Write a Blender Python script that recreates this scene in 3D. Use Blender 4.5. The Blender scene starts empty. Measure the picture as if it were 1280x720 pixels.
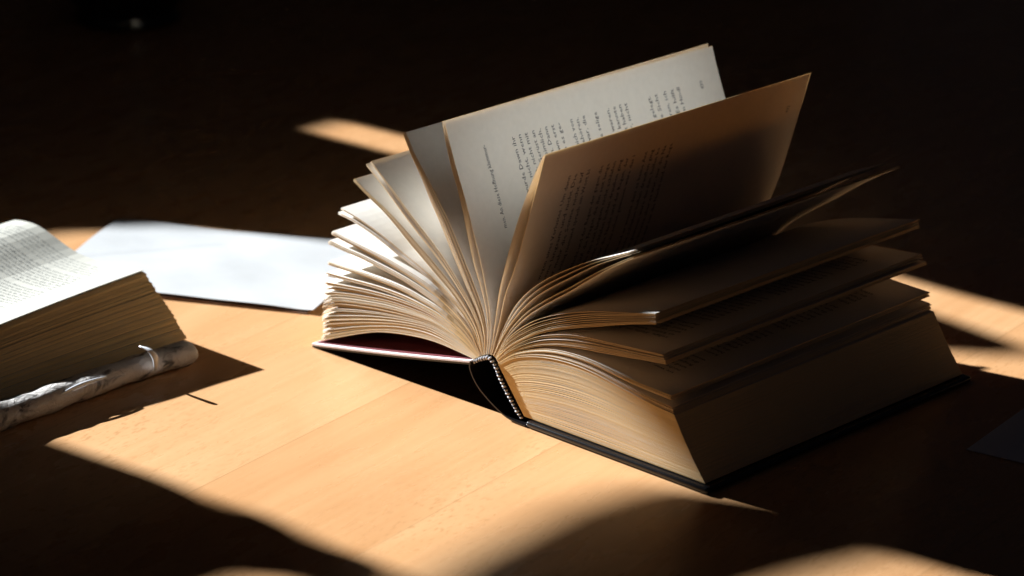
import bpy, bmesh, math, random
import numpy as np
from mathutils import Vector, Matrix

random.seed(7)
rng = np.random.RandomState(7)
scene = bpy.context.scene
C = scene.collection
CM = 0.01                                   # every length below is in centimetres

# ------------------------------------------------------------------ camera
cam_data = bpy.data.cameras.new('camera')
cam = bpy.data.objects.new('camera', cam_data)
C.objects.link(cam)
scene.camera = cam
CAM = Vector((107.4655, -108.6663, 62.9570)) * CM
yaw, pitch = math.radians(-44.895), math.radians(19.931)
fwd = Vector((math.sin(yaw) * math.cos(pitch), math.cos(yaw) * math.cos(pitch), -math.sin(pitch)))
right = Vector((math.cos(yaw), -math.sin(yaw), 0))
up = right.cross(fwd)
roll = math.radians(0.13)
r2 = right * math.cos(roll) - up * math.sin(roll)
u2 = right * math.sin(roll) + up * math.cos(roll)
cam.matrix_world = Matrix(((r2.x, u2.x, -fwd.x, CAM.x), (r2.y, u2.y, -fwd.y, CAM.y),
                           (r2.z, u2.z, -fwd.z, CAM.z), (0, 0, 0, 1)))
cam_data.sensor_width = 36
cam_data.lens = 4048.57 / 1280 * 36
cam_data.clip_start = 0.05
cam_data.clip_end = 100
cam_data.dof.use_dof = True
cam_data.dof.focus_distance = 1.635
cam_data.dof.aperture_fstop = 9.0

# ------------------------------------------------------------------ light
ELEV, EPS = math.radians(22.5), math.radians(6.0)
SUN = Vector((math.cos(ELEV) * math.cos(EPS), math.cos(ELEV) * math.sin(EPS), -math.sin(ELEV)))  # travel direction

world = bpy.data.worlds.new('World')
scene.world = world
world.use_nodes = True
bg = world.node_tree.nodes['Background']
bg.inputs['Color'].default_value = (0.78, 0.72, 0.90, 1)
bg.inputs['Strength'].default_value = 0.0075

lamp_data = bpy.data.lights.new('window_light', 'SPOT')
lamp_data.energy = 216000 * 25
lamp_data.color = (0.88, 0.95, 1.0)
lamp_data.spot_size = math.radians(1.05)
lamp_data.spot_blend = 0.05
lamp_data.shadow_soft_size = 150 * math.tan(math.radians(0.27))
lamp = bpy.data.objects.new('window_light', lamp_data)
C.objects.link(lamp)
lamp.location = Vector((-0.05, 0.03, 0.05)) - SUN * 150
lamp.rotation_euler = SUN.to_track_quat('-Z', 'Y').to_euler()

scene.view_settings.view_transform = 'Standard'
scene.view_settings.look = 'None'
scene.view_settings.exposure = 0
scene.view_settings.gamma = 1
scene.render.engine = 'CYCLES'
cy = scene.cycles
cy.max_bounces = 20
cy.diffuse_bounces = 10
cy.glossy_bounces = 4
cy.transmission_bounces = 14
cy.use_denoising = True
cy.sample_clamp_indirect = 8
cy.caustics_reflective = False
cy.caustics_refractive = False


# ------------------------------------------------------------------ helpers
def tag(o, label=None, cat=None, group=None, kind=None):
    if label: o['label'] = label
    if cat: o['category'] = cat
    if group: o['group'] = group
    if kind: o['kind'] = kind
    return o


def empty(name, loc, label, cat, group=None):
    o = bpy.data.objects.new(name, None)
    C.objects.link(o)
    o.location = Vector(loc) * CM
    o.empty_display_size = 0.02
    return tag(o, label, cat, group)


def link(name, me, mat, parent=None, smooth=False):
    o = bpy.data.objects.new(name, me)
    C.objects.link(o)
    for m in (mat if isinstance(mat, (list, tuple)) else [mat]):
        me.materials.append(m)
    if parent is not None:
        # vertices are written in world centimetres; take off the parent's own place
        off = Vector(parent.location)
        p = parent.parent
        while p is not None:
            off += Vector(p.location); p = p.parent
        me.transform(Matrix.Translation(-off))
        o.parent = parent
    if smooth:
        me.polygons.foreach_set('use_smooth', [True] * len(me.polygons))
    return o


def mesh(name, verts, faces):
    me = bpy.data.meshes.new(name)
    me.from_pydata([(v[0] * CM, v[1] * CM, v[2] * CM) for v in verts], [], [tuple(f) for f in faces])
    me.validate()
    return me


def fix_normals(me):
    bm = bmesh.new(); bm.from_mesh(me)
    bmesh.ops.recalc_face_normals(bm, faces=bm.faces)
    bm.to_mesh(me); bm.free()


def bevel(me, width, seg=2, angle=30):
    bm = bmesh.new(); bm.from_mesh(me)
    bmesh.ops.recalc_face_normals(bm, faces=bm.faces)
    ed = [e for e in bm.edges if len(e.link_faces) == 2 and e.calc_face_angle(0) > math.radians(angle)]
    bmesh.ops.bevel(bm, geom=ed, offset=width * CM, segments=seg, profile=0.5, affect='EDGES')
    bm.to_mesh(me); bm.free()


def prism_y(name, poly, y0, y1):
    """closed prism: polygon in x,z swept along y"""
    n = len(poly)
    v = [(x, y0, z) for x, z in poly] + [(x, y1, z) for x, z in poly]
    f = [tuple(range(n)), tuple(range(2 * n - 1, n - 1, -1))]
    f += [(i, (i + 1) % n, n + (i + 1) % n, n + i) for i in range(n)]
    me = mesh(name, v, f); fix_normals(me)
    return me


def prism_x(name, poly, x0, x1):
    n = len(poly)
    v = [(x0, y, z) for y, z in poly] + [(x1, y, z) for y, z in poly]
    f = [tuple(range(n)), tuple(range(2 * n - 1, n - 1, -1))]
    f += [(i, (i + 1) % n, n + (i + 1) % n, n + i) for i in range(n)]
    me = mesh(name, v, f); fix_normals(me)
    return me


def prism_z(name, poly, z0, z1):
    n = len(poly)
    v = [(x, y, z0) for x, y in poly] + [(x, y, z1) for x, y in poly]
    f = [tuple(range(n)), tuple(range(2 * n - 1, n - 1, -1))]
    f += [(i, (i + 1) % n, n + (i + 1) % n, n + i) for i in range(n)]
    me = mesh(name, v, f); fix_normals(me)
    return me


def resample(P, n):
    """smooth curve through P, n points evenly spaced along it"""
    P = np.array(P, float)
    d = np.r_[0, np.cumsum(np.linalg.norm(np.diff(P, axis=0), axis=1))]
    m = np.array([(P[min(i + 1, len(P) - 1)] - P[max(i - 1, 0)]) /
                  (d[min(i + 1, len(P) - 1)] - d[max(i - 1, 0)]) for i in range(len(P))])
    out = []
    for t in np.linspace(0, d[-1], n):
        i = min(int(np.searchsorted(d, t, side='right')) - 1, len(P) - 2)
        h = d[i + 1] - d[i]; s = (t - d[i]) / h
        out.append((2 * s ** 3 - 3 * s * s + 1) * P[i] + (s ** 3 - 2 * s * s + s) * h * m[i]
                   + (-2 * s ** 3 + 3 * s * s) * P[i + 1] + (s ** 3 - s * s) * h * m[i + 1])
    return np.array(out)


def strip_solid(prof, thick):
    """closed polygon round an open profile: thickness set off to both sides"""
    P = np.array(prof, float)
    t = np.gradient(P, axis=0); t /= np.linalg.norm(t, axis=1)[:, None]
    nrm = np.c_[-t[:, 1], t[:, 0]]
    th = np.asarray(thick, float) * np.ones(len(P))
    return np.r_[P + nrm * th[:, None] / 2, (P - nrm * th[:, None] / 2)[::-1]]


# ------------------------------------------------------------------ materials
def new_mat(name):
    m = bpy.data.materials.new(name); m.use_nodes = True
    nt = m.node_tree
    return m, nt, nt.nodes, nt.links, nt.nodes['Principled BSDF']


def simple(name, col, rough=0.6, spec=0.4, noise=0.0, scale=400, bump=0.0, coat=0.0):
    m, nt, N, L, b = new_mat(name)
    b.inputs['Base Color'].default_value = (*col, 1)
    b.inputs['Roughness'].default_value = rough
    b.inputs['Specular IOR Level'].default_value = spec
    b.inputs['Coat Weight'].default_value = coat
    b.inputs['Coat Roughness'].default_value = 0.12
    if noise or bump:
        tc = N.new('ShaderNodeTexCoord'); n = N.new('ShaderNodeTexNoise')
        n.inputs['Scale'].default_value = scale; n.inputs['Detail'].default_value = 6
        L.new(tc.outputs['Object'], n.inputs['Vector'])
        if noise:
            mx = N.new('ShaderNodeMix'); mx.data_type = 'RGBA'; mx.blend_type = 'MULTIPLY'
            mx.inputs['Factor'].default_value = noise
            mx.inputs[6].default_value = (*col, 1)
            rp = N.new('ShaderNodeValToRGB')
            rp.color_ramp.elements[0].position = 0.3; rp.color_ramp.elements[1].position = 0.7
            L.new(n.outputs['Fac'], rp.inputs['Fac']); L.new(rp.outputs['Color'], mx.inputs[7])
            L.new(mx.outputs[2], b.inputs['Base Color'])
        if bump:
            bp = N.new('ShaderNodeBump'); bp.inputs['Strength'].default_value = bump
            bp.inputs['Distance'].default_value = 0.0004
            L.new(n.outputs['Fac'], bp.inputs['Height']); L.new(bp.outputs['Normal'], b.inputs['Normal'])
    return m


def paper(name, refl, trans, f=0.33, grain=0.05, streak=None, edge=None):
    """paper: part of the light is scattered back, part scattered through"""
    m, nt, N, L, b = new_mat(name)
    N.remove(b)
    out = N['Material Output']
    d = N.new('ShaderNodeBsdfDiffuse'); t = N.new('ShaderNodeBsdfTranslucent'); mx = N.new('ShaderNodeMixShader')
    mx.inputs[0].default_value = f
    tc = N.new('ShaderNodeTexCoord'); mp = N.new('ShaderNodeMapping'); n = N.new('ShaderNodeTexNoise')
    mp.inputs['Scale'].default_value = streak or (300, 300, 300)
    n.inputs['Scale'].default_value = 1; n.inputs['Detail'].default_value = 5
    L.new(tc.outputs['Object'], mp.inputs['Vector']); L.new(mp.outputs['Vector'], n.inputs['Vector'])
    cm = N.new('ShaderNodeMix'); cm.data_type = 'RGBA'
    cm.inputs[6].default_value = (*[c * (1 - grain * 2) for c in refl], 1)
    cm.inputs[7].default_value = (*[min(1, c * (1 + grain * .6)) for c in refl], 1)
    L.new(n.outputs['Fac'], cm.inputs['Factor']); L.new(cm.outputs[2], d.inputs['Color'])
    t.inputs['Color'].default_value = (*trans, 1)
    L.new(d.outputs[0], mx.inputs[1]); L.new(t.outputs[0], mx.inputs[2]); L.new(mx.outputs[0], out.inputs['Surface'])
    return m


def wood(name):
    m, nt, N, L, b = new_mat(name)
    tc = N.new('ShaderNodeTexCoord'); rot = N.new('ShaderNodeMapping')
    rot.inputs['Rotation'].default_value = (0, 0, math.radians(-9.5))      # the grain runs a little off the y axis
    L.new(tc.outputs['Object'], rot.inputs['Vector'])
    sep = N.new('ShaderNodeSeparateXYZ'); L.new(rot.outputs['Vector'], sep.inputs[0])

    def math_(op, a, bb=None):
        q = N.new('ShaderNodeMath'); q.operation = op
        for i, v in enumerate((a, bb)):
            if v is None: continue
            if isinstance(v, (int, float)): q.inputs[i].default_value = v
            else: L.new(v, q.inputs[i])
        return q.outputs[0]

    def noise(scale, detail=4, vec=None, rough=0.5, dist=0.0):
        mp = N.new('ShaderNodeMapping'); mp.inputs['Scale'].default_value = scale
        L.new(vec or rot.outputs['Vector'], mp.inputs['Vector'])
        q = N.new('ShaderNodeTexNoise'); q.inputs['Scale'].default_value = 1
        q.inputs['Detail'].default_value = detail; q.inputs['Roughness'].default_value = rough
        q.inputs['Distortion'].default_value = dist
        L.new(mp.outputs['Vector'], q.inputs['Vector'])
        return q.outputs['Fac']

    def ramp(fac, stops):
        q = N.new('ShaderNodeValToRGB'); e = q.color_ramp.elements
        e[0].position, e[0].color = stops[0][0], (*stops[0][1], 1)
        e[1].position, e[1].color = stops[-1][0], (*stops[-1][1], 1)
        for p_, c_ in stops[1:-1]:
            k = e.new(p_); k.color = (*c_, 1)
        L.new(fac, q.inputs['Fac'])
        return q.outputs['Color']

    def mix(kind, fac, a, bb):
        q = N.new('ShaderNodeMix'); q.data_type = 'RGBA'; q.blend_type = kind
        if isinstance(fac, (int, float)): q.inputs['Factor'].default_value = fac
        else: L.new(fac, q.inputs['Factor'])
        for i, v in ((6, a), (7, bb)):
            if isinstance(v, tuple): q.inputs[i].default_value = (*v, 1)
            else: L.new(v, q.inputs[i])
        return q.outputs[2]

    # staves of veneer about 11 cm wide, each a slightly different tone
    st = math_('FLOOR', math_('DIVIDE', math_('ADD', sep.outputs['X'], 5.013), 0.112))
    wn = N.new('ShaderNodeTexWhiteNoise'); wn.noise_dimensions = '1D'; L.new(st, wn.inputs['W'])
    offv = N.new('ShaderNodeCombineXYZ'); L.new(math_('MULTIPLY', st, 3.71), offv.inputs['Z'])
    L.new(math_('MULTIPLY', st, 1.37), offv.inputs['Y'])
    va = N.new('ShaderNodeVectorMath'); va.operation = 'ADD'
    L.new(rot.outputs['Vector'], va.inputs[0]); L.new(offv.outputs[0], va.inputs[1])
    V = va.outputs[0]
    broad = noise((13, 3.4, 13), 3, V, 0.5, 1.4)
    fine = noise((260, 9, 260), 5, V, 0.6)
    col = ramp(broad, [(0.28, (0.560, 0.292, 0.130)), (0.5, (0.615, 0.338, 0.160)), (0.72, (0.655, 0.378, 0.188))])
    col = mix('MULTIPLY', 0.38, col, ramp(fine, [(0.3, (0.82, 0.74, 0.64)), (0.65, (1, 1, 1))]))
    col = mix('MULTIPLY', 0.65, col, ramp(wn.outputs['Value'], [(0, (0.90, 0.84, 0.78)), (1, (1, 1, 1))]))
    # the short dark flecks of beech
    fl = noise((620, 190, 620), 1, V, 0.4)
    patch = noise((9, 5, 9), 2, V)
    flm = math_('MULTIPLY', ramp(fl, [(0.58, (0, 0, 0)), (0.68, (1, 1, 1))]), ramp(patch, [(0.42, (.12, .12, .12)), (0.62, (1, 1, 1))]))
    col = mix('MIX', math_('MULTIPLY', flm, 0.55), col, (0.36, 0.165, 0.06))
    # hairline joints
    fr = math_('FRACT', math_('DIVIDE', math_('ADD', sep.outputs['X'], 5.013), 0.112))
    seam = math_('LESS_THAN', fr, 0.006)
    col = mix('MIX', math_('MULTIPLY', seam, 0.6), col, (0.36, 0.19, 0.08))
    L.new(col, b.inputs['Base Color'])
    b.inputs['Specular IOR Level'].default_value = 0.35
    rr = N.new('ShaderNodeMapRange'); rr.inputs[3].default_value = 0.20; rr.inputs[4].default_value = 0.36
    L.new(noise((60, 20, 60), 4), rr.inputs[0]); L.new(rr.outputs[0], b.inputs['Roughness'])
    bp = N.new('ShaderNodeBump'); bp.inputs['Strength'].default_value = 0.12; bp.inputs['Distance'].default_value = 0.0002
    hm = math_('SUBTRACT', fine, math_('MULTIPLY', flm, 0.6))
    L.new(hm, bp.inputs['Height']); L.new(bp.outputs['Normal'], b.inputs['Normal'])
    return m


M_wood = wood('beech_veneer')
M_page = paper('book_page_paper', (0.85, 0.825, 0.77), (0.95, 0.73, 0.47), 0.21)
M_block = paper('page_edge_paper', (0.89, 0.665, 0.355), (0.95, 0.65, 0.34), 0.14, 0.05, (40, 200, 1400))
M_ink = simple('printing_ink', (0.03, 0.028, 0.027), 0.8, 0.1)
M_black = simple('black_book_cloth', (0.010, 0.009, 0.010), 0.17, 0.5, 0.3, 900, 0.15)
M_endpaper = simple('maroon_endpaper', (0.11, 0.010, 0.014), 0.7, 0.2)
M_boardedge = simple('worn_pale_board_edge', (0.80, 0.70, 0.69), 0.7, 0.2, 0.25, 300)
M_lining = simple('spine_lining', (0.02, 0.012, 0.010), 0.9, 0.1)
M_thread_w = simple('white_thread', (0.62, 0.60, 0.61), 0.85, 0.15)
M_thread_k = simple('black_thread', (0.02, 0.018, 0.022), 0.6, 0.3)
M_env = simple('white_envelope_paper', (0.445, 0.437, 0.432), 0.75, 0.15, 0.06, 60, 0.05)
M_kraft = simple('brown_card', (0.26, 0.15, 0.10), 0.7, 0.2, 0.3, 200)
M_sheet = simple('white_card', (0.75, 0.76, 0.80), 0.7, 0.2, 0.05, 100)
M_wall = simple('wall_paint', (0.10, 0.085, 0.07), 0.9, 0.1, 0.1, 40)
M_frame = simple('dark_window_frame', (0.06, 0.045, 0.035), 0.6, 0.3, 0.2, 60)
M_cutout = simple('dark_cutout', (0.05, 0.04, 0.04), 0.95, 0.1, 0.2, 200)
M_vase = simple('black_glaze', (0.008, 0.007, 0.007), 0.08, 0.5)


# ------------------------------------------------------------------ setting: the table, and the unseen window and blockers that shape the light
me = prism_z('table_top', [(-135, -75), (30.4, -75), (30.4, 135), (-135, 135)], -2.6, 0)
bevel(me, 0.25, 3)
tag(link('table_top', me, M_wood), kind='structure')

X0, TX = -170.0, 3.0


def wp(pts):
    return [(y - 0.0638 * min(z, 80), z) for y, z in pts]


wall_boxes = [((-240, 240), (-75, 51.9)), ((-240, 240), (103, 200)),
              ((16.1, 240), (51.9, 103)), ((-240, -44), (51.9, 103))]
for (a, b_), (z0, z1) in wall_boxes:
    me = prism_x('wall', [(a, z0), (b_, z0), (b_, z1), (a, z1)], X0 - 12, X0)
    tag(link('wall', me, M_wall), kind='structure')

win = empty('window_frame', (X0, -10, 49.6), 'unseen dark window frame with outlines shaped to cast the shadows', 'window')  # unseen frame; post and transom outlines follow the shadow edges they must cast
jamb = [(-42, 47), (-30.2, 47), (-30.6, 58), (-30.9, 63), (-30.6, 66.5), (-30.5, 67.6), (-31.0, 68.7), (-31.15, 69.4),
        (-30.3, 69.8), (-30.5, 70.5), (-31.1, 71.2), (-31.0, 72.4), (-30.8, 73.2), (-32.2, 73.7), (-33.0, 74.6), (-33.0, 103), (-34.4, 103), (-34.6, 73.6),
        (-34.0, 72.3), (-35.5, 71.3), (-42, 71.0)]
link('window_post', prism_x('window_post', [(y + 0.9, z) for y, z in wp(jamb)], X0, X0 + TX), M_frame, win)
trans = [(-33.2, 74.9), (-28, 74.5), (-21, 74.2), (-17.5, 74.4), (-16.0, 74.7), (-14.8, 75.8), (-12.9, 78.0), (-12.4, 79.6), (-18, 78.8), (-21, 78.5), (-33.2, 77.9)]
link('transom', prism_x('transom', [(y + 0.9, z) for y, z in wp(trans)], X0 + 0.3, X0 + TX), M_frame, win)

far_post = [(20.4, 47), (20.3, 54), (18.8, 64), (17.5, 71), (17.5, 80), (17.5, 103), (32, 103), (32, 47)]
link('window_post', prism_x('window_post', wp(far_post), X0, X0 + TX), M_frame, win)
bar_outline = [(-19.2, 78.9), (17, 78.9), (17, 82.2), (-19.2, 82.2)]  # unseen bar added to keep sun off the upper left leaves
link('shade_bar', prism_x('shade_bar', bar_outline, X0 + 0.2, X0 + 1.6), M_frame, win)
blocker_outline = [(-44, 81.6), (-20.2, 81.6), (-20.2, 104), (-44, 104)]  # unseen board added to cut stray light on the near side
link('light_blocker', prism_x('light_blocker', blocker_outline, X0 + 0.2, X0 + 1.4), M_frame, win)

cutout = [(16.5, 46), (16.5, 55), (16.2, 62), (15.0, 68), (13.7, 73), (12.6, 75.4), (11.4, 75.2), (9.6, 74.0), (7.2, 69.5),
         (3.9, 63.5), (0.9, 58.9), (-1.7, 55.7), (-7.3, 53.4), (-16, 51.8), (-20, 50.6), (-26, 49.6), (-26, 46)]
me = prism_x('shade_cutout', wp(cutout), X0 + 0.2, X0 + 1.6)  # unseen blocker, outline shaped to cast the tapering shadow behind the book
tag(link('shade_cutout', me, M_cutout), 'unseen dark cutout shaped to cast the tapering shadow', 'shade caster')

# ------------------------------------------------------------------ the open book
book = empty('open_book', (0, 10, 0), 'thick open hardcover book standing fanned on its black back cover', 'book')
Y0, Y1 = 0.3, 20.7
THK = 0.020
KEYS = {
    'L0': [(-3.85, 2.58), (-5.08, 2.68), (-6.31, 2.75), (-7.53, 2.72), (-8.76, 2.59), (-9.97, 2.40), (-11.17, 2.14), (-12.34, 1.76), (-13.49, 1.32), (-14.64, 0.87), (-15.78, 0.40)],
    'L1': [(-3.79, 2.64), (-5.00, 2.78), (-6.21, 2.92), (-7.43, 2.96), (-8.64, 2.87), (-9.84, 2.69), (-11.03, 2.40), (-12.20, 2.06), (-13.35, 1.67), (-14.49, 1.25), (-15.64, 0.84)],
    'L2': [(-3.73, 2.68), (-4.93, 2.88), (-6.13, 3.09), (-7.33, 3.19), (-8.55, 3.10), (-9.75, 2.91), (-10.93, 2.64), (-12.11, 2.34), (-13.28, 2.01), (-14.44, 1.65), (-15.59, 1.26)],
    'L3': [(-3.67, 2.71), (-4.86, 3.01), (-6.06, 3.28), (-7.27, 3.42), (-8.49, 3.33), (-9.71, 3.15), (-10.91, 2.91), (-12.10, 2.63), (-13.29, 2.31), (-14.47, 1.98), (-15.64, 1.64)],
    'L4': [(-3.61, 2.75), (-4.76, 3.18), (-5.93, 3.53), (-7.14, 3.70), (-8.37, 3.68), (-9.59, 3.60), (-10.81, 3.48), (-12.02, 3.32), (-13.23, 3.13), (-14.43, 2.88), (-15.55, 2.40)],
    'L6': [(-3.56, 2.79), (-4.63, 3.37), (-5.77, 3.77), (-6.96, 4.01), (-8.18, 4.07), (-9.40, 4.09), (-10.61, 4.04), (-11.82, 3.89), (-13.02, 3.73), (-14.22, 3.52), (-15.40, 3.23)],
    'L7': [(-3.53, 2.80), (-4.56, 3.45), (-5.68, 3.91), (-6.85, 4.22), (-8.06, 4.37), (-9.27, 4.39), (-10.48, 4.35), (-11.70, 4.27), (-12.90, 4.15), (-14.11, 4.00), (-15.31, 3.84)],
    'L8': [(-3.50, 2.83), (-4.47, 3.54), (-5.58, 4.01), (-6.75, 4.34), (-7.94, 4.51), (-9.14, 4.62), (-10.35, 4.66), (-11.55, 4.64), (-12.76, 4.57), (-13.96, 4.50), (-15.17, 4.43)],
    'L9': [(-3.47, 2.84), (-4.37, 3.65), (-5.44, 4.21), (-6.58, 4.62), (-7.77, 4.83), (-8.97, 5.03), (-10.18, 5.11), (-11.39, 5.13), (-12.60, 5.13), (-13.81, 5.10), (-15.02, 5.10)],
    'L10': [(-3.44, 2.87), (-4.28, 3.77), (-5.32, 4.45), (-6.45, 4.94), (-7.64, 5.29), (-8.84, 5.60), (-10.06, 5.80), (-11.28, 5.95), (-12.51, 6.10), (-13.75, 6.17), (-14.98, 6.29)],
    'L11': [(-3.41, 2.87), (-4.13, 3.89), (-5.12, 4.61), (-6.23, 5.17), (-7.39, 5.61), (-8.59, 5.91), (-9.80, 6.15), (-11.03, 6.36), (-12.25, 6.52), (-13.48, 6.68), (-14.71, 6.85)],
    'L12': [(-3.35, 2.91), (-3.87, 4.06), (-4.73, 4.94), (-5.81, 5.58), (-6.95, 6.11), (-8.13, 6.53), (-9.33, 6.90), (-10.50, 7.32), (-11.70, 7.69), (-12.92, 7.98), (-14.16, 8.13)],
    'L14': [(-3.26, 2.96), (-3.65, 4.14), (-4.43, 5.10), (-5.35, 5.93), (-6.38, 6.62), (-7.42, 7.30), (-8.47, 7.95), (-9.52, 8.62), (-10.61, 9.21), (-11.75, 9.70), (-12.85, 10.28)],
    'L15': [(-3.20, 2.97), (-3.46, 4.19), (-4.07, 5.25), (-4.93, 6.15), (-5.85, 6.98), (-6.83, 7.74), (-7.85, 8.43), (-8.87, 9.14), (-9.85, 9.90), (-10.83, 10.65), (-11.86, 11.34)],
    'L16': [(-3.09, 3.03), (-3.12, 4.26), (-3.54, 5.41), (-4.20, 6.46), (-4.82, 7.53), (-5.46, 8.58), (-6.11, 9.63), (-6.84, 10.62), (-7.53, 11.65), (-8.28, 12.63), (-8.92, 13.69)],
    'L17': [(-2.97, 3.08), (-2.85, 4.31), (-2.98, 5.53), (-3.37, 6.71), (-3.85, 7.84), (-4.21, 9.02), (-4.54, 10.21), (-4.91, 11.39), (-5.39, 12.53), (-5.77, 13.70), (-6.08, 14.90)],
    'L18': [(-2.85, 3.11), (-2.69, 4.34), (-2.74, 5.56), (-3.02, 6.77), (-3.35, 7.95), (-3.74, 9.12), (-4.14, 10.29), (-4.57, 11.44), (-5.05, 12.57), (-5.49, 13.73), (-5.88, 14.89)],
    'R1': [(-2.68, 3.14), (-2.43, 4.34), (-2.21, 5.55), (-2.00, 6.75), (-1.66, 7.93), (-1.28, 9.10), (-0.88, 10.25), (-0.44, 11.39), (0.04, 12.52), (0.56, 13.63), (1.14, 14.71)],
    'R2': [(-2.59, 3.14), (-2.24, 4.32), (-1.90, 5.49), (-1.59, 6.68), (-1.09, 7.80), (-0.65, 8.94), (-0.26, 10.11), (0.12, 11.28), (0.50, 12.44), (0.89, 13.61), (1.25, 14.78)],
    'R3': [(-2.44, 3.14), (-1.85, 4.25), (-1.15, 5.29), (-0.34, 6.25), (0.57, 7.12), (1.59, 7.87), (2.65, 8.54), (3.71, 9.22), (4.79, 9.88), (5.91, 10.44), (7.05, 10.97)],
    'R3b': [(-2.39, 3.11), (-1.74, 4.18), (-0.98, 5.18), (-0.11, 6.09), (0.87, 6.86), (1.92, 7.57), (2.97, 8.24), (4.00, 8.96), (5.05, 9.65), (6.13, 10.30), (7.21, 10.92)],
    'R4': [(-2.27, 3.07), (-1.53, 4.07), (-0.57, 4.86), (0.48, 5.53), (1.60, 6.07), (2.76, 6.53), (3.93, 6.95), (5.12, 7.31), (6.32, 7.63), (7.53, 7.94), (8.73, 8.25)],
    'R4b': [(-2.24, 3.04), (-1.42, 3.94), (-0.42, 4.64), (0.62, 5.29), (1.72, 5.82), (2.87, 6.26), (4.02, 6.66), (5.19, 7.02), (6.36, 7.37), (7.55, 7.68), (8.73, 7.97)],
    'R5': [(-2.21, 3.00), (-1.30, 3.80), (-0.29, 4.50), (0.78, 5.06), (1.94, 5.46), (3.12, 5.75), (4.33, 5.91), (5.54, 6.03), (6.76, 6.13), (7.97, 6.24), (9.18, 6.35)],
    'R6': [(-2.18, 2.94), (-1.22, 3.69), (-0.16, 4.30), (0.96, 4.78), (2.14, 5.13), (3.33, 5.36), (4.54, 5.54), (5.76, 5.69), (6.97, 5.82), (8.18, 5.96), (9.40, 6.10)],
    'R7': [(-2.13, 2.85), (-1.14, 3.59), (-0.01, 4.11), (1.17, 4.49), (2.38, 4.70), (3.62, 4.77), (4.86, 4.72), (6.09, 4.58), (7.32, 4.46), (8.56, 4.41), (9.80, 4.37)],
    'R8': [(-2.07, 2.71), (-1.02, 3.37), (0.16, 3.78), (1.37, 4.04), (2.61, 4.17), (3.86, 4.18), (5.09, 4.07), (6.32, 3.88), (7.55, 3.70), (8.79, 3.53), (10.03, 3.43)],
}
NP = 26


def page_mesh(prof, thick=THK, y0=Y0, y1=Y1, twist=(0, 0), ny=4, seed=0):
    P = resample(prof, NP)
    ring = strip_solid(P, thick)
    n2 = len(ring)
    s = np.linspace(0, 1, NP); s2 = np.r_[s, s[::-1]] ** 2
    V, F, mi = [], [], []
    for j in range(ny + 1):
        f = j / ny
        for i in range(n2):
            V.append((ring[i, 0] + twist[0] * s2[i] * f, y0 + (y1 - y0) * f, ring[i, 1] + twist[1] * s2[i] * f))
    for j in range(ny):
        for i in range(n2):
            k = (i + 1) % n2
            F.append((j * n2 + i, j * n2 + k, (j + 1) * n2 + k, (j + 1) * n2 + i))
            mi.append(1 if i in (NP - 1, n2 - 1) else 0)
    for base in (0, ny * n2):
        for i in range(NP - 1):
            F.append((base + i, base + i + 1, base + n2 - 2 - i, base + n2 - 1 - i)); mi.append(1)
    return V, F, mi


def add_page(prof, name='page', twist=(0, 0), y0=Y0, y1=Y1):
    V, F, mi = page_mesh(prof, THK, y0, y1, twist)
    me = mesh(name, V, F)
    o = link(name, me, [M_page, M_block], book)
    me.polygons.foreach_set('material_index', mi)
    fix_normals(me)
    return o


def lerp(a, b, fr, ft):
    a, b = np.array(a), np.array(b)
    s = np.linspace(0, 1, len(a))
    f = fr + (ft - fr) * (s * s * (3 - 2 * s)) ** 0.8
    return a * (1 - f[:, None]) + b * f[:, None]


ORDER = list(KEYS)
GAPS = {  # leaves between two neighbouring openings: (place at the root, place at the tip)
    'L0': [(.15, .10), (.3, .25), (.45, .36), (.6, .5), (.75, .66), (.88, .74)], 'L1': [(.15, .05), (.3, .12), (.45, .3), (.6, .5), (.75, .78), (.88, .9)],
    'L2': [(.15, .2), (.3, .3), (.45, .42), (.6, .56), (.75, .84), (.88, .94)],
    'L3': [(.1, .05), (.22, .12), (.34, .24), (.46, .37), (.58, .55), (.7, .68), (.82, .85), (.92, .93)],
    'L4': [(.08, .05), (.17, .1), (.26, .22), (.35, .3), (.44, .40), (.53, .55), (.62, .64), (.71, .72), (.8, .86), (.9, .94)],
    'L6': [(.15, .06), (.3, .12), (.45, .45), (.6, .56), (.75, .85), (.88, .93)], 'L7': [(.15, .05), (.3, .1), (.45, .17), (.6, .8), (.8, .9)],
    'L8': [(.15, .04), (.3, .08), (.45, .13), (.6, .84), (.75, .90), (.88, .95)],
    'L9': [(.15, .02), (.3, .04), (.45, .065), (.6, .90), (.75, .935), (.88, .965)], 'L10': [(.2, .06), (.4, .12), (.6, .2), (.75, .87), (.88, .93)],
    'L11': [(.2, .03), (.4, .06), (.6, .09), (.85, .95)], 'L12': [(.2, .12), (.35, .15), (.5, .965), (.75, .98)],
    'L14': [(.3, .04), (.5, .06), (.75, .95)], 'L15': [(.2, .10), (.4, .12), (.6, .965), (.8, .98)], 'L16': [(.35, .02), (.65, .04)],
    'L17': [], 'L18': [], 'R1': [],
    'R2': [(.5, .972), (.75, .985)], 'R3': [], 'R3b': [(.3, .02), (.55, .965), (.8, .98)], 'R4': [(.33, .25), (.66, .62)], 'R4b': [(.3, .03), (.5, .06), (.75, .09)],
    'R5': [(.33, .28), (.66, .62)], 'R6': [(.2, .03), (.4, .06), (.7, .10)],
    'R7': [(.1, .03), (.2, .07), (.3, .12), (.42, .2), (.54, .62), (.65, .72), (.75, .80), (.85, .88), (.93, .95)], 'R8': [],
}
pages = {}
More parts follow.
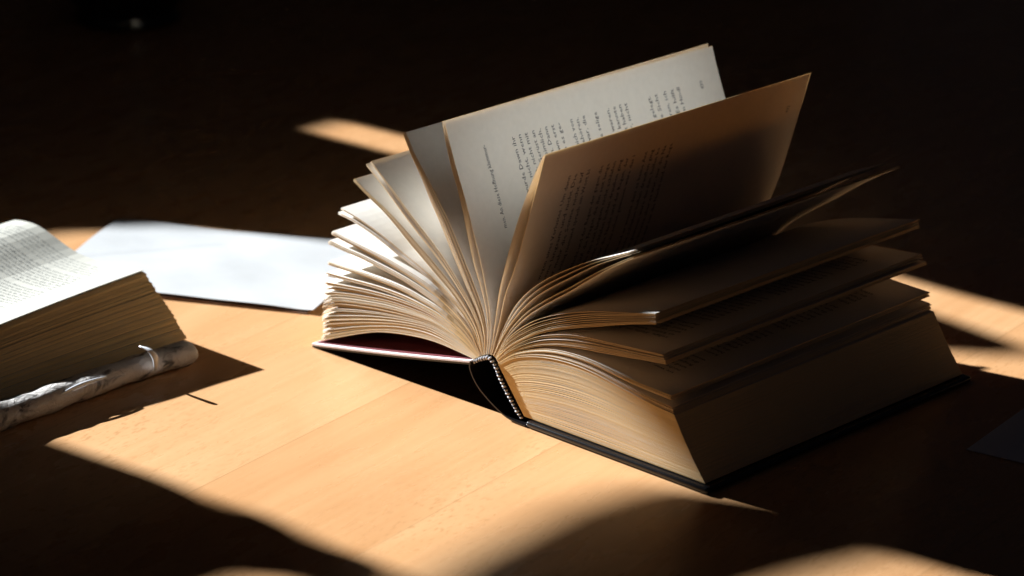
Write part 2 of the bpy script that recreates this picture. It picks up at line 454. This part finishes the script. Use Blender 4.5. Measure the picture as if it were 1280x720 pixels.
for i, kname in enumerate(ORDER):
    prof = KEYS[kname]
    tw = (rng.uniform(-.12, .12), rng.uniform(-.08, .08))
    pages[kname] = add_page(prof, twist=tw, y0=Y0 + rng.uniform(-.02, .02), y1=Y1 + rng.uniform(-.03, .03))
    pages[kname]['twx'], pages[kname]['twz'] = tw
    for fr, ft in GAPS[kname]:
        q = lerp(prof, KEYS[ORDER[i + 1]], fr, ft)
        q = q[0] + (q - q[0]) * (1 - rng.uniform(0, .006))
        add_page(q, twist=(tw[0] + rng.uniform(-.03, .03), tw[1] + rng.uniform(-.02, .02)), y0=Y0 + rng.uniform(-.03, .03), y1=Y1 + rng.uniform(-.05, .05))

# the pages still lying pressed together on the back cover: too many and too close to pick apart
V, F, MI = [], [], []
bottom = [(-0.25 + 12.36 * t, 0.43) for t in np.linspace(0, 1, 11)]
NB = 128
for k in range(NB):
    f = (k + 0.6) / NB
    q = lerp(KEYS['R8'], bottom, f, f)
    bow = 0.10 * math.sin(math.pi * f)
    q[:, 0] += np.linspace(0, 1, 11) ** 3 * (-bow)
    q[1:-1, 1] += np.interp(np.linspace(0, 1, 11)[1:-1], [0, .3, 1], [0, .02, 0]) * rng.uniform(-1, 1)
    q = q[0] + (q - q[0]) * (1 - rng.uniform(0, .0022))
    v, fc, mi = page_mesh(q, 0.0235, Y0 + rng.uniform(-.006, .006), Y1 + rng.uniform(-.02, .02), ny=1)
    o = len(V); V += v; F += [tuple(o + a for a in t) for t in fc]; MI += mi
me = mesh('page_block', V, F)
o = link('page_block', me, [M_page, M_block], book)
me.polygons.foreach_set('material_index', MI)
tag(o, kind='stuff')

# covers
back = prism_y('back_cover', [(0.12, 0.02), (12.5, 0.02), (12.5, 0.36), (0.12, 0.36)], 0, 21)
bevel(back, 0.155, 5)
back_cover = link('back_cover', back, M_black, book, True)


def line_strip(a, b, off0, off1, n=14, sag=0.0):
    a, b = np.array(a), np.array(b); t = (b - a) / np.linalg.norm(b - a); nn = np.array([t[1], -t[0]])
    if nn[1] < 0: nn = -nn
    s = np.linspace(0, 1, n)
    mid = a + (b - a) * s[:, None] + nn * (sag * np.sin(math.pi * s))[:, None]
    return [tuple(p_) for p_ in mid + nn * off1] + [tuple(p_) for p_ in (mid + nn * off0)[::-1]]


HA, HB = (-3.82, 2.36), (-16.12, 0.02)
me = prism_y('front_cover', line_strip(HA, HB, 0.098, 0.225, sag=-.06), 0.0, 21)
bevel(me, 0.02, 2)
front = link('front_cover', me, M_boardedge, book)
me = prism_y('outer_cloth', line_strip(HA, HB, 0.0, 0.096, sag=-.06), 0.015, 20.98)
link('outer_cloth', me, M_black, front)
me = prism_y('endpaper', line_strip((-4.0, 2.33), (-15.95, 0.05), 0.227, 0.25, sag=-.06), 0.18, 20.8)
link('endpaper', me, M_endpaper, front)

spine_out = resample([(-3.86, 2.52), (-3.92, 2.22), (-3.70, 1.74), (-3.30, 1.28), (-2.80, 0.92), (-2.27, 0.62), (-1.72, 0.36), (-1.14, 0.17), (-0.52, 0.085), (0.12, 0.07)], 30)
me = prism_y('spine', [tuple(q) for q in strip_solid(spine_out, 0.08)], 0, 21)
fix_normals(me)
spine = link('spine', me, M_black, book)

SPC = [(-3.80, 2.44), (-3.31, 2.74), (-2.75, 2.93), (-2.36, 2.72), (-1.92, 2.02), (-1.53, 1.52), (-1.14, 1.06), (-0.75, 0.62), (-0.40, 0.30)]
sp_in = resample(SPC, 40)
me = prism_y('spine_lining', [tuple(q) for q in strip_solid(sp_in - np.array([0.02, 0.05]), 0.09)], 0.32, 20.68)
fix_normals(me)
link('spine_lining', me, M_lining, book)


def blob(bm, c, r, seg=8, rings=5, sc=(1, 1, 1), rot=0):
    mt = Matrix.Translation(Vector(c) * CM) @ Matrix.Rotation(rot, 4, 'Y') @ Matrix.Diagonal((*[q * r * CM for q in sc], 1))
    bmesh.ops.create_uvsphere(bm, u_segments=seg, v_segments=rings, radius=1, matrix=mt)


bk, bw = bmesh.new(), bmesh.new()
band = resample(SPC, 47)
tang = np.gradient(band, axis=0)
for i, q in enumerate(band):
    a = -math.atan2(tang[i, 1], tang[i, 0])
    white = i % 2 == 0
    blob(bw if white else bk, (q[0] + .02 + rng.uniform(-.012, .012), 0.24, q[1] + .03 + rng.uniform(-.012, .012)), (0.115 if white else 0.11) * rng.uniform(.85, 1.12), 8, 5, (0.55, 0.9, 1.1), a + 0.6)
meb = bpy.data.meshes.new('headband'); bk.to_mesh(meb); bk.free()
mew = bpy.data.meshes.new('white_stitches'); bw.to_mesh(mew); bw.free()
hb = link('headband', meb, M_thread_k, book, True)
link('white_stitches', mew, M_thread_w, hb, True)

# ------------------------------------------------------------------ print
WORDS = ("sie war nicht mehr da und er wusste dass es keine Antwort gab auf die Fragen die ihn seit langem nicht schlafen ließen "
         "draußen ging der Wind durch die Straßen und im Haus gegenüber brannte noch Licht Dann stand er auf und ging zum Fenster "
         "als ob dort etwas zu sehen gewesen wäre das ihm helfen konnte aber es war nur die Nacht und der Regen der gegen die "
         "Scheiben schlug niemand sprach ein Wort bis der Morgen kam und mit ihm die selige Stille nach allem was gewesen war").split()


def filler(nch):
    i = rng.randint(len(WORDS)); s = ''
    while len(s) < nch:
        w = WORDS[i % len(WORDS)]; i += 1
        if rng.rand() < .09: w += rng.choice([',', '.', ','])
        s += (' ' if s else '') + w
    return s[:nch].rstrip()


def text_geo(s, size):
    cu = bpy.data.curves.new('line', 'FONT')
    cu.body = s; cu.size = size; cu.resolution_u = 1; cu.fill_mode = 'FRONT'
    ob = bpy.data.objects.new('line', cu); C.objects.link(ob)
    dg = bpy.context.evaluated_depsgraph_get()
    me = bpy.data.meshes.new_from_object(ob.evaluated_get(dg))
    v = np.array([tuple(q.co) for q in me.vertices]).reshape(-1, 3)
    f = [tuple(q.vertices) for q in me.polygons]
    bpy.data.objects.remove(ob); bpy.data.curves.remove(cu); bpy.data.meshes.remove(me)
    return v, f


def text_block(lines, place, name, mat, parent, size):
    """lines: (row position, start, end, text, align); place(s, y) -> world cm"""
    V, F = [], []
    for y, s0, s1, tx, al in lines:
        v, f = text_geo(tx, size)
        if not len(v): continue
        w = v[:, 0].max()
        if al == 'J': sx, o = (s1 - s0) / w, s0
        elif al == 'R': sx, o = 0.86, s1 - w * 0.86
        else: sx, o = 0.86, s0
        k = len(V)
        for q in v: V.append(place(o + q[0] * sx, y - q[1]))
        F += [tuple(k + a for a in t) for t in f]
    me = mesh(name, V, F)
    return link(name, me, mat, parent)


def on_leaf(kname, side):
    P = resample(KEYS[kname], 160)
    d = np.r_[0, np.cumsum(np.linalg.norm(np.diff(P, axis=0), axis=1))]
    t = np.gradient(P, axis=0); t /= np.linalg.norm(t, axis=1)[:, None]
    nr = np.c_[-t[:, 1], t[:, 0]] * (THK / 2 + 0.007) * (1 if side == 'verso' else -1)
    twx, twz = pages[kname]['twx'], pages[kname]['twz']
    Ltot = d[-1]

    def place(s, y):
        if side == 'verso': s = Ltot - (Ltot - 10.6) - s + 1.7
        q = [np.interp(s, d, P[:, a]) + np.interp(s, d, nr[:, a]) for a in (0, 1)]
        g = (s / Ltot) ** 2 * (y - Y0) / (Y1 - Y0)
        return (q[0] + twx * g, y, q[1] + twz * g)
    return place


S0, S1, PIT = 1.75, 10.65, 0.475
first = [(2.62, 'men. An diese Hoffnung klammer-', 'R'), (4.72, 'ein Blick, wurde Dawn ihr', 'R'), (5.20, 'danach, nicht, wenn', 'R'),
         (5.68, 'kam, nicht mit', 'R'), (6.2, 'im Grunde Gerüst an', 'R'), (6.67, 'und heimlich,', 'R'), (7.15, 'noch einen. Dann', 'R'),
         (7.65, 'sagte Dawn erst', 'R'), (8.12, 'wie ich es ge-', 'R'), (9.05, 'nur mich von', 'R'), (9.5, 'zu gehören,', 'R'),
         (9.98, 'so war, die', 'R'), (10.9, 'die selige', 'R'), (11.85, 'Es waren,', 'R'), (12.35, 'und kannte', 'R'), (12.8, 'nicht haben', 'R'),
         (13.25, 'ihr, nicht', 'R'), (15.1, 'sie gelegt.', 'R'), (15.65, 'Dann die Sicht', 'R'), (16.35, 'waren, ich', 'R'),
         (16.95, 'gut. Es hilft', 'R'), (17.45, 'keinem Hindl', 'R')]
lines = []
for y, tx, al in first:
    tx2 = tx if y < 3 else (filler(max(4, 44 - len(tx))) + ' ' + tx)
    lines.append((y, S0, S1, tx2, 'R' if y < 3 else 'J'))
text_block([(19.3, S0, S1, '430', 'R')], on_leaf('L18', 'recto'), 'page_number', M_ink, pages['L18'], 0.37)
text_block(lines, on_leaf('L18', 'recto'), 'printed_text', M_ink, pages['L18'], 0.37)

lines = [(2.7 + PIT * i, S0, 10.42, filler(46), 'J') for i in range(17) if i not in (4, 11)]
lines[0] = (2.7, S0, 10.42, 'am Abend wegen eines Verlustes. Um dann', 'J')
lines[1] = (2.7 + PIT, S0, 10.42, 'da die Sonne langsam und nicht Die', 'J')
lines[2] = (2.7 + 2 * PIT, S0, 10.42, 'und keiner mehr die Sonne nicht auf', 'J')
text_block([(19.66, S0, 10.5, '432', 'R')], on_leaf('R2', 'recto'), 'page_number', M_ink, pages['R2'], 0.37)
text_block(lines, on_leaf('R2', 'recto'), 'printed_text', M_ink, pages['R2'], 0.37)
for kn in ('R4', 'R5', 'R7'):
    lines = [(2.6 + PIT * i, S0, S1, filler(48), 'J') for i in range(34) if (i * 7 + len(kn)) % 11]
    text_block(lines, on_leaf(kn, 'verso'), 'printed_text', M_ink, pages[kn], 0.37)

# ------------------------------------------------------------------ the worn book at the left
old = empty('worn_book', (-28, -14, 0), 'worn old open book with browned page edges and film-wrapped cover', 'book')
M_oldpage = paper('old_page_paper', (0.51, 0.485, 0.425), (0.9, 0.82, 0.68), 0.10)
M_oldedge = paper('browned_page_edges', (0.72, 0.49, 0.23), (0.5, 0.4, 0.25), 0.05, 0.26, (90, 40, 1500))


def film_material():
    m, nt, N, L, b = new_mat('film_wrapped_cover')
    tc = N.new('ShaderNodeTexCoord')
    mp = N.new('ShaderNodeMapping'); mp.inputs['Scale'].default_value = (110, 70, 110)
    L.new(tc.outputs['Object'], mp.inputs['Vector'])
    n = N.new('ShaderNodeTexNoise'); n.inputs['Scale'].default_value = 1.0; n.inputs['Detail'].default_value = 6
    n.inputs['Distortion'].default_value = 1.2
    L.new(mp.outputs['Vector'], n.inputs['Vector'])
    r = N.new('ShaderNodeValToRGB'); e = r.color_ramp.elements
    e[0].position, e[0].color = 0.33, (0.06, 0.05, 0.045, 1)
    e[1].position, e[1].color = 0.47, (0.50, 0.45, 0.41, 1)
    L.new(n.outputs['Fac'], r.inputs['Fac'])
    L.new(r.outputs['Color'], b.inputs['Base Color'])
    b.inputs['Roughness'].default_value = 0.75
    b.inputs['Coat Weight'].default_value = 0.3; b.inputs['Coat Roughness'].default_value = 0.16
    n2 = N.new('ShaderNodeTexNoise'); n2.inputs['Scale'].default_value = 230; n2.inputs['Detail'].default_value = 6; n2.inputs['Distortion'].default_value = 1.0
    L.new(tc.outputs['Object'], n2.inputs['Vector'])
    bp = N.new('ShaderNodeBump'); bp.inputs['Strength'].default_value = 0.8; bp.inputs['Distance'].default_value = 0.0015
    L.new(n2.outputs['Fac'], bp.inputs['Height']); L.new(bp.outputs['Normal'], b.inputs['Normal'])
    return m


M_film = film_material()
M_clear = simple('clear_film', (0.80, 0.80, 0.82), 0.12, 0.6, coat=1.0)

TOPP = [(-37.9, 1.0), (-37.3, 2.7), (-36.4, 3.55), (-35.44, 3.84), (-33.94, 3.96), (-32.85, 3.80), (-31.42, 3.44), (-29.99, 3.18), (-27.85, 3.22), (-26.43, 3.38), (-24.32, 3.66)]
BOTP = [(-37.9 + 1.71 * i, 0.60) for i in range(11)]
TOPP, BOTP = resample(TOPP, 22), resample(BOTP, 22)
OY0, OY1 = -23.2, -4.9


def old_xyz(q, y):
    dy = OY1 - y
    w = max(0, (q[0] + 38) / 14)
    return (q[0] + 0.04 * dy * max(0, min(1.1, q[1] / 3.7)) * w + 0.04 * math.sin(y * 1.1) * w, y,
            0.6 + (q[1] - 0.6) * (1 - 0.0145 * dy) + 0.04 * math.sin(0.5 * y + 1) * w * min(1, q[1] / 3))


def old_sheet(q, th, mirror=False, y0=OY0, y1=OY1, ny=6):
    ring = strip_solid(q, th); n2 = len(ring); n = len(q)
    V, F, mi = [], [], []
    for j in range(ny + 1):
        for i in range(n2):
            x, y, z = old_xyz(ring[i], y0 + (y1 - y0) * j / ny)
            V.append((-75.8 - x if mirror else x, y, z * (0.8 if mirror else 1) + (.12 if mirror else 0)))
    for j in range(ny):
        for i in range(n2):
            k = (i + 1) % n2
            F.append((j * n2 + i, j * n2 + k, (j + 1) * n2 + k, (j + 1) * n2 + i)); mi.append(1 if i in (n - 1, n2 - 1) else 0)
    for b_ in (0, ny * n2):
        for i in range(n - 1):
            F.append((b_ + i, b_ + i + 1, b_ + n2 - 2 - i, b_ + n2 - 1 - i)); mi.append(1)
    return V, F, mi


for mirror in (False, True):
    V, F, MI = [], [], []
    NS = 62
    walk = 0.0
    for k in range(1, NS):
        f = k / NS
        q = TOPP * (1 - f) + BOTP * f
        walk = walk * 0.8 + rng.uniform(-.032, .032)
        ext = walk + 0.20 * math.sin(math.pi * f) ** 2 - (0.11 if k in (17, 18) else 0) - (0.04 if k in (30, 41, 52) else 0)
        q = q.copy(); q[:, 0] += np.linspace(0, 1, len(q)) ** 4 * ext
        v, fc, mi = old_sheet(q, 0.052, mirror, OY0 + rng.uniform(-.05, .05), OY1 + rng.uniform(-.06, .03))
        o = len(V); V += v; F += [tuple(o + a for a in t) for t in fc]; MI += mi
    me = mesh('page_block', V, F); fix_normals(me)
    o = link('page_block', me, [M_oldpage, M_oldedge], old); me.polygons.foreach_set('material_index', MI)
    tag(o, kind='stuff')

v, fc, mi = old_sheet(TOPP + np.array([0.0, 0.05]), 0.03)
me = mesh('page', v, fc); fix_normals(me)
toppage = link('page', me, [M_oldpage, M_oldpage], old)
PT = TOPP + np.array([0.0, 0.073])
dT = np.r_[0, np.cumsum(np.linalg.norm(np.diff(PT, axis=0), axis=1))]


def on_old(s, y):
    q = np.array([np.interp(s, dT, PT[:, 0]), np.interp(s, dT, PT[:, 1])])
    return old_xyz(q, OY1 - y)


LT = dT[-1]
rows = [0.9 + 0.30 * i for i in range(54)]
lines = [(y, 4.2, LT - 2.1, filler(62), 'J') for i, y in enumerate(rows) if i % 9 != 5]
text_block(lines, on_old, 'printed_text', simple('faded_ink', (0.20, 0.20, 0.19), 0.8, 0.1), toppage, 0.23)

# its cover: soft board rolled up at the edge, wrapped in film
me = prism_y('cover', [(-55.5, 0.03), (-19.4, 0.03), (-19.2, 0.5), (-20, 0.58), (-54.6, 0.58), (-55.5, 0.5)], OY0 - .3, OY1 - .5)
bevel(me, 0.06, 2)
cover = link('cover', me, M_film, old)
V, F = [], []
NA, NY = 22, 60
for j in range(NY + 1):
    t = j / NY
    y = -5.75 - (23.6 - 5.75) * t
    endr = min(1, math.sqrt(max(0.0, 1 - (1 - min(1, (j) / 3.2)) ** 2)) + 0.02)
    rr = 0.66 * endr * (1 + 0.16 * t + 0.045 * math.sin(y * 1.9) + 0.03 * math.sin(y * 3.3 + 2) + 0.015 * math.sin(y * 5.1 + 1) + (0.10 if j < 6 else 0))
    cx = -19.15 + 0.30 * math.sin((y + 5) * 0.33) * 0.6
    for i in range(NA):
        a = 2 * math.pi * i / NA
        bump = 1 + 0.03 * math.sin(2 * a + 0.6 * math.sin(y * 1.3)) + 0.02 * math.sin(4 * a + 2 * math.sin(y * 2.1 + 1))
        V.append((cx + rr * 1.3 * bump * math.cos(a), y, max(0.02, 0.60 + rr * 0.92 * bump * math.sin(a))))
for j in range(NY):
    for i in range(NA):
        k = (i + 1) % NA
        F.append((j * NA + i, j * NA + k, (j + 1) * NA + k, (j + 1) * NA + i))
F.append(tuple(range(NA))); F.append(tuple(range(NY * NA, NY * NA + NA)))
me = mesh('rolled_edge', V, F); fix_normals(me)
roll_o = link('rolled_edge', me, M_film, cover, True)

# a loose lip of clear film, and a pale strip standing in for the roll's highlight
def film_lip_or_streak(name, spine_pts, width_dir, w):
    P = resample(spine_pts, 18)
    V, F = [], []
    for i, q in enumerate(P):
        ww = w * math.sin(math.pi * (i + .6) / (len(P) + .2)) ** 0.6
        for k in range(5):
            f = k / 4 - .5
            d = Vector(width_dir) * (f * ww)
            bul = 0.06 * (1 - (2 * f) ** 2)
            V.append((q[0] + d.x + bul, q[1] + d.y - bul, q[2] + d.z + bul))
    for i in range(len(P) - 1):
        for k in range(4):
            F.append((i * 5 + k, i * 5 + k + 1, (i + 1) * 5 + k + 1, (i + 1) * 5 + k))
    n = len(V)
    me = mesh(name, V, F)
    bm = bmesh.new(); bm.from_mesh(me)
    bmesh.ops.solidify(bm, geom=bm.faces[:], thickness=0.02 * CM)
    bm.to_mesh(me); bm.free()
    return link(name, me, M_clear, cover, True)


film_lip_or_streak('film_lip_or_streak', [(-18.95, -9.6, 1.92), (-18.5, -9.55, 1.93), (-18.05, -9.5, 1.80), (-17.85, -9.45, 1.50), (-17.9, -9.4, 1.10), (-18.05, -9.3, 0.75)], (0.45, 0.72, 0.25), 0.34)
film_lip_or_streak('film_lip_or_streak', [(-18.5, -12.2, 1.05), (-18.5, -13.0, 1.10), (-18.5, -13.8, 1.10), (-18.45, -14.7, 1.04), (-18.4, -15.3, 0.95)], (0.5, 0.1, -0.35), 0.36)  # pale strip added as the bright streak along the roll

# ------------------------------------------------------------------ envelopes, card, vase
def sheet(name, corner, ax, ay, lx, ly, z0, thick, mat, label, cat, bumpf, nx=72, ny=50):
    ax, ay = Vector(ax).normalized(), Vector(ay).normalized()
    V, F = [], []
    for s in (1, 0):
        for j in range(ny + 1):
            for i in range(nx + 1):
                u, v = i / nx, j / ny
                x = corner[0] + ax.x * lx * u + ay.x * ly * v
                y = corner[1] + ax.y * lx * u + ay.y * ly * v
                V.append((x, y, z0 + bumpf(u, v) + thick * s))
    n = (nx + 1) * (ny + 1)
    for j in range(ny):
        for i in range(nx):
            a = j * (nx + 1) + i
            F.append((a, a + 1, a + nx + 2, a + nx + 1)); F.append((n + a, n + a + nx + 1, n + a + nx + 2, n + a + 1))
    edge = [i for i in range(nx + 1)] + [(j) * (nx + 1) + nx for j in range(1, ny + 1)] + [ny * (nx + 1) + i for i in range(nx - 1, -1, -1)] + [j * (nx + 1) for j in range(ny - 1, 0, -1)]
    for i, a in enumerate(edge):
        b_ = edge[(i + 1) % len(edge)]
        F.append((a, n + a, n + b_, b_))
    me = mesh(name, V, F)
    bm = bmesh.new(); bm.from_mesh(me)
    bmesh.ops.recalc_face_normals(bm, faces=bm.faces)
    for e in bm.edges: e.smooth = e.calc_face_angle(0) < math.radians(40)
    for f in bm.faces: f.smooth = True
    bm.to_mesh(me); bm.free()
    o = link(name, me, mat)
    return tag(o, label, cat)


def env_bump(u, v):
    lift = 0.16 * math.exp(-((u - .55) / .28) ** 2) * (1 - v) ** 2
    curl = 0.08 * max(0, (u - .93) / .07) ** 2 * max(0, (.12 - v) / .12)
    return (lift + curl + 0.05 * math.sin(3.1 * u + 4 * v) * (v) + 0.035 * math.sin(9 * u - 6 * v) + 0.02 * math.sin(17 * u + 11 * v) + .06
            + 0.030 / (1 + math.exp(-(v - 0.80 + 0.95 * abs(u - .47)) / .012))
            - 0.020 / (1 + math.exp(-(0.55 - v - 0.5 * abs(u - .47)) / .014)))


AX, AY = (0.885, 0.465, 0), (-0.465, 0.885, 0)
sheet('envelope', (-34.95, -4.35), AX, AY, 16.9, 11.7, 0.10, 0.025, M_env, 'crumpled white envelope lying between the two books', 'envelope', env_bump)
sheet('card', (-34.7, -4.4), AX, AY, 16.4, 11.4, 0.004, 0.075, M_kraft, 'brown card edge showing beneath the white envelope', 'card',
      lambda u, v: 0.03 * (1 + math.sin(5 * u)) * (1 - v))
sheet('paper_card', (17.96, 13.37), (-0.184, 0.983, 0), (0.983, 0.184, 0), 10.5, 7.4, 0.004, 0.04, M_sheet,
      'pale card lying in the shade at the right edge', 'card', lambda u, v: 0.02 * math.sin(3 * u + 2 * v) + .02)

prof = [(0.0, 0.0), (3.6, 0.0), (3.9, 0.15), (3.95, 0.5), (3.6, 0.9), (4.4, 2.0), (5.4, 3.8), (6.0, 6.0), (5.9, 8.5), (4.8, 10.6), (3.6, 12.2), (3.2, 13.6), (3.6, 15.0),
        (3.35, 15.0), (2.95, 13.6), (3.3, 12.2), (0, 11.5)]
V, F = [], []
SEG = 48
for r, z in prof:
    for i in range(SEG):
        a = 2 * math.pi * i / SEG
        V.append((-76.5 + r * math.cos(a), 35.8 + r * math.sin(a), z + .004))
for j in range(len(prof) - 1):
    for i in range(SEG):
        k = (i + 1) % SEG
        F.append((j * SEG + i, j * SEG + k, (j + 1) * SEG + k, (j + 1) * SEG + i))
me = mesh('vase', V, F)
bm = bmesh.new(); bm.from_mesh(me); bmesh.ops.remove_doubles(bm, verts=bm.verts, dist=1e-5); bmesh.ops.recalc_face_normals(bm, faces=bm.faces); bm.to_mesh(me); bm.free()
tag(link('vase', me, M_vase, None, True), 'dark glossy vase foot in the shadow at the far left', 'vase')
